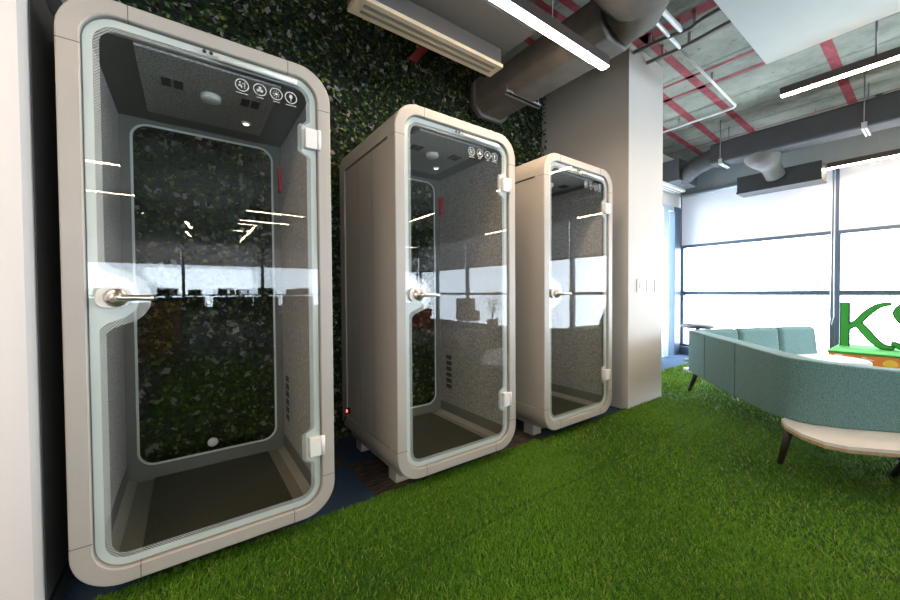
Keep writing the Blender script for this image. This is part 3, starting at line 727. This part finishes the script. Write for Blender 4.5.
# ------------------------------------------------------------------ switches on the pillar
for k, (x0, x1, lab) in enumerate([(3.66, 3.83, 'clear covered wall socket on the pillar, left of the two white plates'), (3.85, 4.00, 'white switch plate on the pillar, middle of the row'), (4.03, 4.175, 'white switch plate at the right edge of the pillar')]):
    r = empty('wall_switch', ((x0 + x1) / 2, 1.86, 1.235)); tag(r, lab, 'wall switch', 'plates on the pillar'); h = (x1 - x0) / 2
    MB().box(-h, h, -.012, 0, -.065, .065).build('plate', M['white'], r, bevel=.004)
    if k == 0:
        MB().box(-.05, -.035, -.02, -.012, -.03, .03).build('switch_key', M['cream'], r, bevel=.002); MB().box(.0, .025, -.02, -.012, -.025, .025).build('switch_key', M['alulight'], r, bevel=.002)
    else: MB().box(-h * .7, h * .7, -.019, -.012, -.05, .05).build('switch_key', M['whitefix'], r, bevel=.003)

# ------------------------------------------------------------------ teal modular sofa
sofa = empty('modular_sofa', (4.2, 1.1, 0)); tag(sofa, 'teal upholstered modular sofa with curved backs and pale table edge', 'sofa')
SO = Vector((4.2, 1.1, 0))
def wallstrip(name, pts, zb, zt, th, mat, side=1, seg=3, bev=.012, slope=0.):
    """upright upholstered back: pts outer line, thickness to one side, per point bottom and top heights"""
    P = [Vector((x, y)) for x, y in pts]; n = len(P); loops = []
    for i in range(n):
        t = (P[min(i + 1, n - 1)] - P[max(i - 1, 0)]).normalized(); nn = Vector((-t.y, t.x)) * side
        a = P[i]; b = P[i] + nn * th; b2 = P[i] + nn * (th - slope)
        zb_ = zb[i] if isinstance(zb, list) else zb; zt_ = zt[i] if isinstance(zt, list) else zt
        loops.append([(a.x - SO.x, a.y - SO.y, zb_), (b.x - SO.x, b.y - SO.y, zb_), (b2.x - SO.x, b2.y - SO.y, zt_), (a.x - SO.x, a.y - SO.y, zt_)])
    return MB().loft(loops, True, True, False).build(name, mat, sofa, bevel=bev, seg=seg)
def lerp2(a, b, t): return (a[0] * (1 - t) + b[0] * t, a[1] * (1 - t) + b[1] * t)
A, A2, B = (4.58, 1.74), (4.215, 1.455), (3.745, 1.07)
gap = .006
wallstrip('back_panel', [A, lerp2(A, A2, .985)], .275, .735, .14, M['teal'])
wallstrip('back_panel', [lerp2(A, A2, 1.0), lerp2(A2, B, .985)], .275, .735, .14, M['teal'])
curve = [B, (3.50, .885), (3.32, .745), (3.235, .665), (3.195, .585), (3.20, .50), (3.26, .38), (3.42, .165), (3.65, -.10), (3.95, -.42)]
zt = [.735, .735, .735, .733, .73, .725, .712, .69, .67, .66]
wallstrip('back_panel', curve, [.28, .29, .30, .32, .32, .32, .32, .32, .32, .32], zt, .14, M['teal'])
E_ = (6.16, 1.05)
for k in range(3):
    a, b = lerp2(A, E_, k / 3 + .006), lerp2(A, E_, (k + 1) / 3 - .004)
    wallstrip('back_rest', [a, b], .30, .745, .17, M['teal'], side=-1, seg=4, bev=.05, slope=.05)
# seats inside the two runs
def shift(p, d): return (p[0] - SO.x, p[1] - SO.y, d)
sx = lambda pts: [(x - SO.x, y - SO.y) for x, y in pts]
dr = Vector((E_[0] - A[0], E_[1] - A[1])).normalized(); nr = Vector((dr.y, -dr.x)) * 1.0
nr = Vector((-.415, -.91)).normalized()
def pt(al, off): v = Vector(A) + dr * al + nr * off; return (v.x, v.y)
Lr = (Vector(E_) - Vector(A)).length
st = [pt(.25, .15), pt(Lr - .02, .15)] + [(Vector(pt(Lr - .30, .40)) + Vector((math.cos(t) * .30, math.sin(t) * .34))).to_tuple() for t in [-.1 - .17 * i for i in range(9)]] + [pt(.55, .62)]
MB().prism(sx(st), .30, .43, 'z').build('seat_cushion', M['seat'], sofa, bevel=.03, seg=3)
MB().prism(sx([(4.06, 1.16), (3.74, .90), (3.42, .62), (3.36, .50), (3.55, .22), (3.95, .05), (4.5, .95)]), .32, .43, 'z').build('seat_cushion', M['seat'], sofa, bevel=.03, seg=3)
# platform tops
tp = [(3.19, .655), (3.07, .61), (2.955, .515), (2.895, .41), (2.91, .32), (3.02, .185), (3.20, -.03), (3.55, -.40), (4.1, -.40), (3.75, .35), (3.45, .62)]
t = MB().prism(sx(tp), .302, .32, 'z').build('table_top', M['ply'], sofa)
MB().prism(sx(offset(tp, .0)), .284, .302, 'z').build('table_edge', M['plyedge'], t)
MB().prism(sx([(4.66, 1.82), (4.50, 1.60), (4.55, 1.30), (5.9, .80), (6.05, 1.05)]), .262, .29, 'z').build('platform', M['ply'], sofa)
MB().prism(sx([(4.5, 1.55), (4.1, 1.2), (3.60, .80), (3.45, .62), (3.75, .40), (4.5, 1.05)]), .262, .284, 'z').build('platform', M['darkleg'], sofa)
def leg(a, b): MB().tube([shift(a[:2], a[2]), shift(b[:2], b[2])], [.024, .017], 14).build('leg', M['darkleg'], sofa)
leg((3.11, .60, .285), (3.17, .655, .03)); leg((4.46, 1.62, .264), (4.70, 1.775, .02)); leg((3.30, .10, .285), (3.53, .2, .02)); leg((5.75, .95, .264), (5.85, .98, .02)); leg((3.9, -.3, .285), (4.0, -.3, .02))

# dark pouf under the table end
def pouf(loc, r, h, mat, label, group=None):
    o = empty('pouf', loc); tag(o, label, 'pouf', group)
    MB().lathe([(r * .9, .0), (r, .03), (r, h - .05), (r * .96, h - .015), (r * .85, h), (.001, h)], (0, 0, 0), 36).build('upholstery', mat, o)
    MB().lathe([(r * .80, -.028), (r * .86, .0), (.001, .001)], (0, 0, 0), 30).build('base', M['black'], o)
    return o
pouf((3.77, -.06, .042), .26, .20, M['black'], 'low black pouf under the pale table edge of the sofa')
# round black side table behind the sofa
r = empty('side_table', (6.95, 2.5, 0)); tag(r, 'small round black side table behind the teal sofa', 'table')
MB().lathe([(.001, .55), (.20, .555), (.25, .575), (.25, .59), (.2, .62), (.1, .635), (.001, .637)], (0, 0, 0), 32).build('table_top', M['black'], r)
MB().tube([(0, 0, .02), (0, 0, .56)], .03, 14).build('pedestal', M['black'], r)
MB().lathe([(.2, 0), (.2, .015), (.03, .03), (.001, .03)], (0, 0, 0), 28).build('base', M['black'], r)

# ------------------------------------------------------------------ green letters on an orange plinth
r = empty('letter_plinth', (7.0, .3, 0)); tag(r, 'orange plinth with green top carrying the big green letters', 'plinth')
y_l = .90 - .3
MB().box(-.50, .45, -1.4, y_l, .0, .40).build('box', M['signorange'], r, bevel=.003)
MB().box(-.51, .46, -1.41, y_l + .01, .40, .425).build('top_board', M['signgreen'], r, bevel=.003)
art = MB(); xf = -.5015
def blob(cy, cz, w, h, m, n=20):
    art.mat(m); art.add([(xf, cy, cz)] + [(xf, cy + w * math.cos(2 * PI * i / n), cz + h * math.sin(2 * PI * i / n) * (1 if math.sin(2 * PI * i / n) > 0 else .35)) for i in range(n)], [(0, 1 + i, 1 + (i + 1) % n) for i in range(n)])
blob(y_l - .09, .375, .04, .018, 0); blob(y_l - .31, .345, .07, .012, 0); blob(y_l - .30, .35, .03, .028, 0); blob(y_l - .25, .23, .10, .05, 0); blob(y_l - .50, .31, .06, .06, 1); blob(y_l - .8, .33, .1, .03, 0)
blob(y_l - .23, .28, .02, .05, 2); blob(y_l - .42, .20, .12, .06, 0); blob(y_l - 1.0, .2, .2, .12, 0)
art.build('painted_scene', [M['signcloud'], M['signsun'], M['signblue']], r)
def letter(name, polys, y0, z0, label, xc=7.06):
    """polys in letter units: u to the reader's right (towards -y), v up"""
    o = empty(name, (xc, y0, z0 + .013)); tag(o, label, 'letter', 'green letters on the plinth')
    f = MB()
    for P in polys:
        q = [(-u, v) for u, v in P]
        f.prism(q, -.046 - .0015 * len(f.v) / 40, -.040, 'x')
    f.build('face', M['signgreen'], o); 
    rim = MB()
    for P in polys:
        q = [(-u, v) for u, v in P]
        a = sum(q[i][0] * q[(i + 1) % len(q)][1] - q[(i + 1) % len(q)][0] * q[i][1] for i in range(len(q)))
        q2 = offset(q, -.013 if a > 0 else .013); rim.prism(q2, -.040 + .0008 * len(rim.v) / 40, .04 - .0008 * len(rim.v) / 40, 'x')
    rim.build('body', M['signdark'], o)
def stroke(pts, ws, sub=6):
    """tapered stroke polygon through control points"""
    P = []; W = []
    for i in range(len(pts) - 1):
        p0, p1, p2, p3 = pts[max(i - 1, 0)], pts[i], pts[i + 1], pts[min(i + 2, len(pts) - 1)]
        for k in range(sub):
            t = k / sub
            P.append(tuple(.5 * (2 * p1[j] + (p2[j] - p0[j]) * t + (2 * p0[j] - 5 * p1[j] + 4 * p2[j] - p3[j]) * t * t + (3 * p1[j] - p0[j] - 3 * p2[j] + p3[j]) * t ** 3) for j in (0, 1)))
            W.append(ws[i] * (1 - t) + ws[i + 1] * t)
    P.append(pts[-1]); W.append(ws[-1]); Lf = []; Rt = []
    for i in range(len(P)):
        a, b = P[max(i - 1, 0)], P[min(i + 1, len(P) - 1)]; tx, ty = b[0] - a[0], b[1] - a[1]; l = math.hypot(tx, ty) or 1
        Lf.append((P[i][0] - ty / l * W[i], P[i][1] + tx / l * W[i])); Rt.append((P[i][0] + ty / l * W[i], P[i][1] - tx / l * W[i]))
    return Rt + Lf[::-1]
H = .575
K = [[(0, 0), (.066, 0), (.066, H), (0, H)],
     stroke([(.05, .235), (.15, .33), (.225, .44), (.32, .535), (.41, .56)], [.022, .025, .026, .019, .009]),
     stroke([(.135, .32), (.21, .21), (.28, .10), (.35, .032), (.44, .012)], [.028, .031, .031, .024, .010])]
S = [stroke([(.40, .52), (.30, .58), (.17, .57), (.07, .47), (.11, .36), (.24, .29), (.37, .20), (.40, .10), (.28, .025), (.13, .02), (.01, .075)], [.03, .034, .042, .047, .047, .05, .048, .045, .038, .03, .014])]
Al = [stroke([(.02, .0), (.13, .28), (.25, .60)], [.035, .035, .04]), stroke([(.25, .58), (.37, .28), (.48, .0)], [.045, .045, .045]), [(.13, .17), (.37, .17), (.37, .22), (.13, .22)]]
letter('letter_k', K, .856, .425, 'green letter K, first letter standing on the orange plinth')
letter('letter_s', S, .432, .425, 'green letter S standing right of the letter K')
letter('letter_a', Al, -.20, .425, 'green letter A, last letter on the orange plinth')

# ------------------------------------------------------------------ lounge and office behind the camera (seen in the booth glass)
pouf((3.72, -1.45, .042), .26, .39, M['beige'], 'beige round pouf beside the grey lounge sofa')
r = empty('cube_pouf', (4.85, -2.1, .042)); tag(r, 'grey cube pouf beyond the beige round pouf', 'pouf')
MB().box(-.22, .22, -.22, .22, 0, .36).build('upholstery', M['greyfab'], r, bevel=.03)
r = empty('lounge_sofa', (3.3, -2.35, .042), -.2); tag(r, 'dark grey lounge sofa with a red cushion', 'sofa')
MB().box(-.8, .8, -.4, .4, .12, .42).build('seat', M['greyfab'], r, bevel=.05)
MB().box(-.8, .8, -.52, -.36, .12, .86).build('backrest', M['greyfab'], r, bevel=.05)
for xx in (-.88, .74): MB().box(xx, xx + .14, -.45, .38, .12, .6).build('armrest', M['greyfab'], r, bevel=.04)
for xx in (-.7, .7):
    for yy in (-.4, .3): MB().tube([(xx, yy, .13), (xx, yy, 0)], .02, 10).build('leg', M['darkleg'], r)
o = MB().box(-.24, .24, -.07, .07, -.2, .2).build('cushion', M['redfab'], None, bevel=.06, seg=4, loc=(3.7, -2.46, .668)); o.rotation_euler = (-.25, 0, -.2); tag(o, 'red cushion leaning on the dark grey lounge sofa', 'cushion')
r = empty('armchair', (7.0, -5.1, 0), .5); tag(r, 'beige high back armchair by the window wall', 'armchair')
MB().loft([[(x * .62, -.28 + .06 * (1 - (x / .5) ** 2) * 0 - dz * .12, .40 + dz) for x, dz in ((-.5, z), (.5, z))] + [(x * .62, -.36 - dz * .12, .40 + dz) for x, dz in ((.5, z), (-.5, z))] for z in (0, .3, .6)], True, True, False).build('backrest', M['beige'], r, bevel=.035, seg=3)
MB().box(-.3, .3, -.3, .3, .33, .45).build('seat', M['beige'], r, bevel=.04)
for xx in (-.34, .28): MB().box(xx, xx + .07, -.3, .22, .33, .62).build('armrest', M['beige'], r, bevel=.03)
for xx in (-.26, .26):
    for yy in (-.26, .26): MB().tube([(xx * .85, yy * .85, .34), (xx, yy, 0)], [.02, .014], 10).build('leg', M['oak'], r)
r = empty('potted_plant', (7.1, -4.1, 0)); tag(r, 'slender potted plant with thin leaves by the window', 'plant')
MB().lathe([(.13, 0), (.17, .4), (.15, .4), (.14, .36), (.001, .36)], (0, 0, 0), 24).build('pot', M['pot'], r)
st_ = MB(); lf = MB()
for k in range(7):
    a = k * 2.4; b = .25 + .06 * (k % 3); top = (b * math.cos(a), b * math.sin(a), .85 + .09 * k)
    st_.tube([(0, 0, .36), (top[0] * .3, top[1] * .3, .36 + (top[2] - .36) * .6), top], [.008, .006, .003], 6)
    for q in range(9):
        t = .45 + .55 * q / 8; c0 = Vector((top[0] * t * t, top[1] * t * t, .36 + (top[2] - .36) * t)); d = Vector((math.cos(a + q * 2.2), math.sin(a + q * 2.2), .1)); s_ = d.cross(Vector((0, 0, 1))).normalized() * .018
        lf.add([c0, c0 + d * .09 + s_, c0 + d * .2 - Vector((0, 0, .03)), c0 + d * .09 - s_], [(0, 1, 2, 3)])
st_.build('stem', M['oak'], r); lf.build('foliage', M['turf'], r, recalc=False)
def desk(x, y, label):
    r = empty('desk', (x, y, 0)); tag(r, label, 'desk', 'desks of the open office')
    MB().box(-1.0, 1.0, -.35, .35, .71, .74).build('desktop', M['ply'], r, bevel=.003)
    for xx in (-.92, .92): MB().box(xx - .02, xx + .02, -.3, .3, 0, .71).build('leg_frame', M['galv'], r)
def ochair(x, y, rz, label):
    r = empty('office_chair', (x, y, 0), rz); tag(r, label, 'office chair', 'black office chairs around the desks')
    MB().box(-.25, .25, -.25, .25, .45, .53).build('seat', M['black'], r, bevel=.03)
    MB().box(-.24, .24, -.30, -.24, .60, 1.12).build('backrest', M['black'], r, bevel=.025)
    MB().box(-.15, .15, -.31, -.25, 1.15, 1.30).build('headrest', M['black'], r, bevel=.025)
    MB().box(-.03, .03, -.29, -.25, .48, 1.16).build('back_bar', M['black'], r)
    MB().tube([(0, 0, .08), (0, 0, .46)], .03, 12).build('gas_lift', M['galv'], r)
    for k in range(5):
        a = 2 * PI * k / 5; MB().tube([(0, 0, .1), (.28 * math.cos(a), .28 * math.sin(a), .06)], .02, 8).build('base_arm', M['black'], r)
        MB().lathe([(.03, -.015), (.03, .015)], (.28 * math.cos(a), .28 * math.sin(a), .03), 12, 'x').build('caster', M['black'], r)
    for xx in (-.28, .28): MB().box(xx - .03, xx + .03, -.15, .12, .66, .69).box(xx - .015, xx + .015, -.05, -.02, .48, .66).build('armrest', M['black'], r)
    return r
for k, x in enumerate((-.6, 1.5, 3.6)): desk(x, -5.9, 'white topped desk in the open office behind the camera')
for k, (x, y, a) in enumerate([(-1.1, -5.15, PI + .2), (-.3, -5.15, PI), (.55, -5.1, PI - .3), (1.35, -5.15, PI), (2.15, -5.1, PI + .3), (3.0, -5.1, PI), (3.85, -5.15, PI - .2), (.1, -6.75, .2), (1.2, -6.75, -.2), (2.3, -6.75, .1)]):
    ochair(x, y, a, 'black high back office chair at the desks behind the camera')
r = empty('wooden_cabinet', (-.42, -4.2, 0)); tag(r, 'low brown wooden cabinet in the open office', 'cabinet')
MB().box(-.5, .3, -.25, .25, .05, 1.04).build('body', M['oak'], r, bevel=.004)
for xx in (-.49, -.09): 
    d = MB().box(xx, xx + .38, .25, .268, .07, 1.02).build('cabinet_door', M['oak'], r, bevel=.003); MB().box(xx + .33, xx + .345, .268, .285, .5, .65).build('handle', M['chrome'], d)
MB().box(-.47, .27, -.2, .2, 0, .05).build('base', M['black'], r)

# ------------------------------------------------------------------ light
wd = bpy.data.worlds.new('daylight'); SC.world = wd; wd.use_nodes = True
bg = wd.node_tree.nodes.get('Background') or wd.node_tree.nodes.new('ShaderNodeBackground')
bg.inputs[0].default_value = (.80, .90, 1.0, 1); bg.inputs[1].default_value = WORLD
def portal(name, loc, rot, sx_, sy_):
    l = bpy.data.lights.new(name, 'AREA'); l.shape = 'RECTANGLE'; l.size = sx_; l.size_y = sy_
    l.cycles.is_portal = True
    o = bpy.data.objects.new(name, l); COL.objects.link(o); o.location = loc; o.rotation_euler = rot
portal('window_portal', (XW + .15, (3.02 + YN) / 2, 1.55), (0, PI / 2, 0), 2.9, 12.0)
portal('window_portal', ((XL + XW) / 2, YN - .1, 1.7), (PI / 2, 0, 0), 11.6, 1.9)
portal('door_portal', (6.9, 3.15, 1.35), (-PI / 2, 0, 0), 1.2, 2.7)

SC.view_settings.view_transform = 'Standard'; SC.view_settings.look = 'None'; SC.view_settings.gamma = 1
SC.view_settings.exposure = 0.7; SC.view_settings.use_curve_mapping = False
SC.cycles.use_denoising = True
SC.cycles.max_bounces = 10; SC.cycles.diffuse_bounces = 5; SC.cycles.glossy_bounces = 4; SC.cycles.transparent_max_bounces = 24
SC.cycles.sample_clamp_indirect = 6.0; SC.cycles.caustics_reflective = False; SC.cycles.caustics_refractive = False
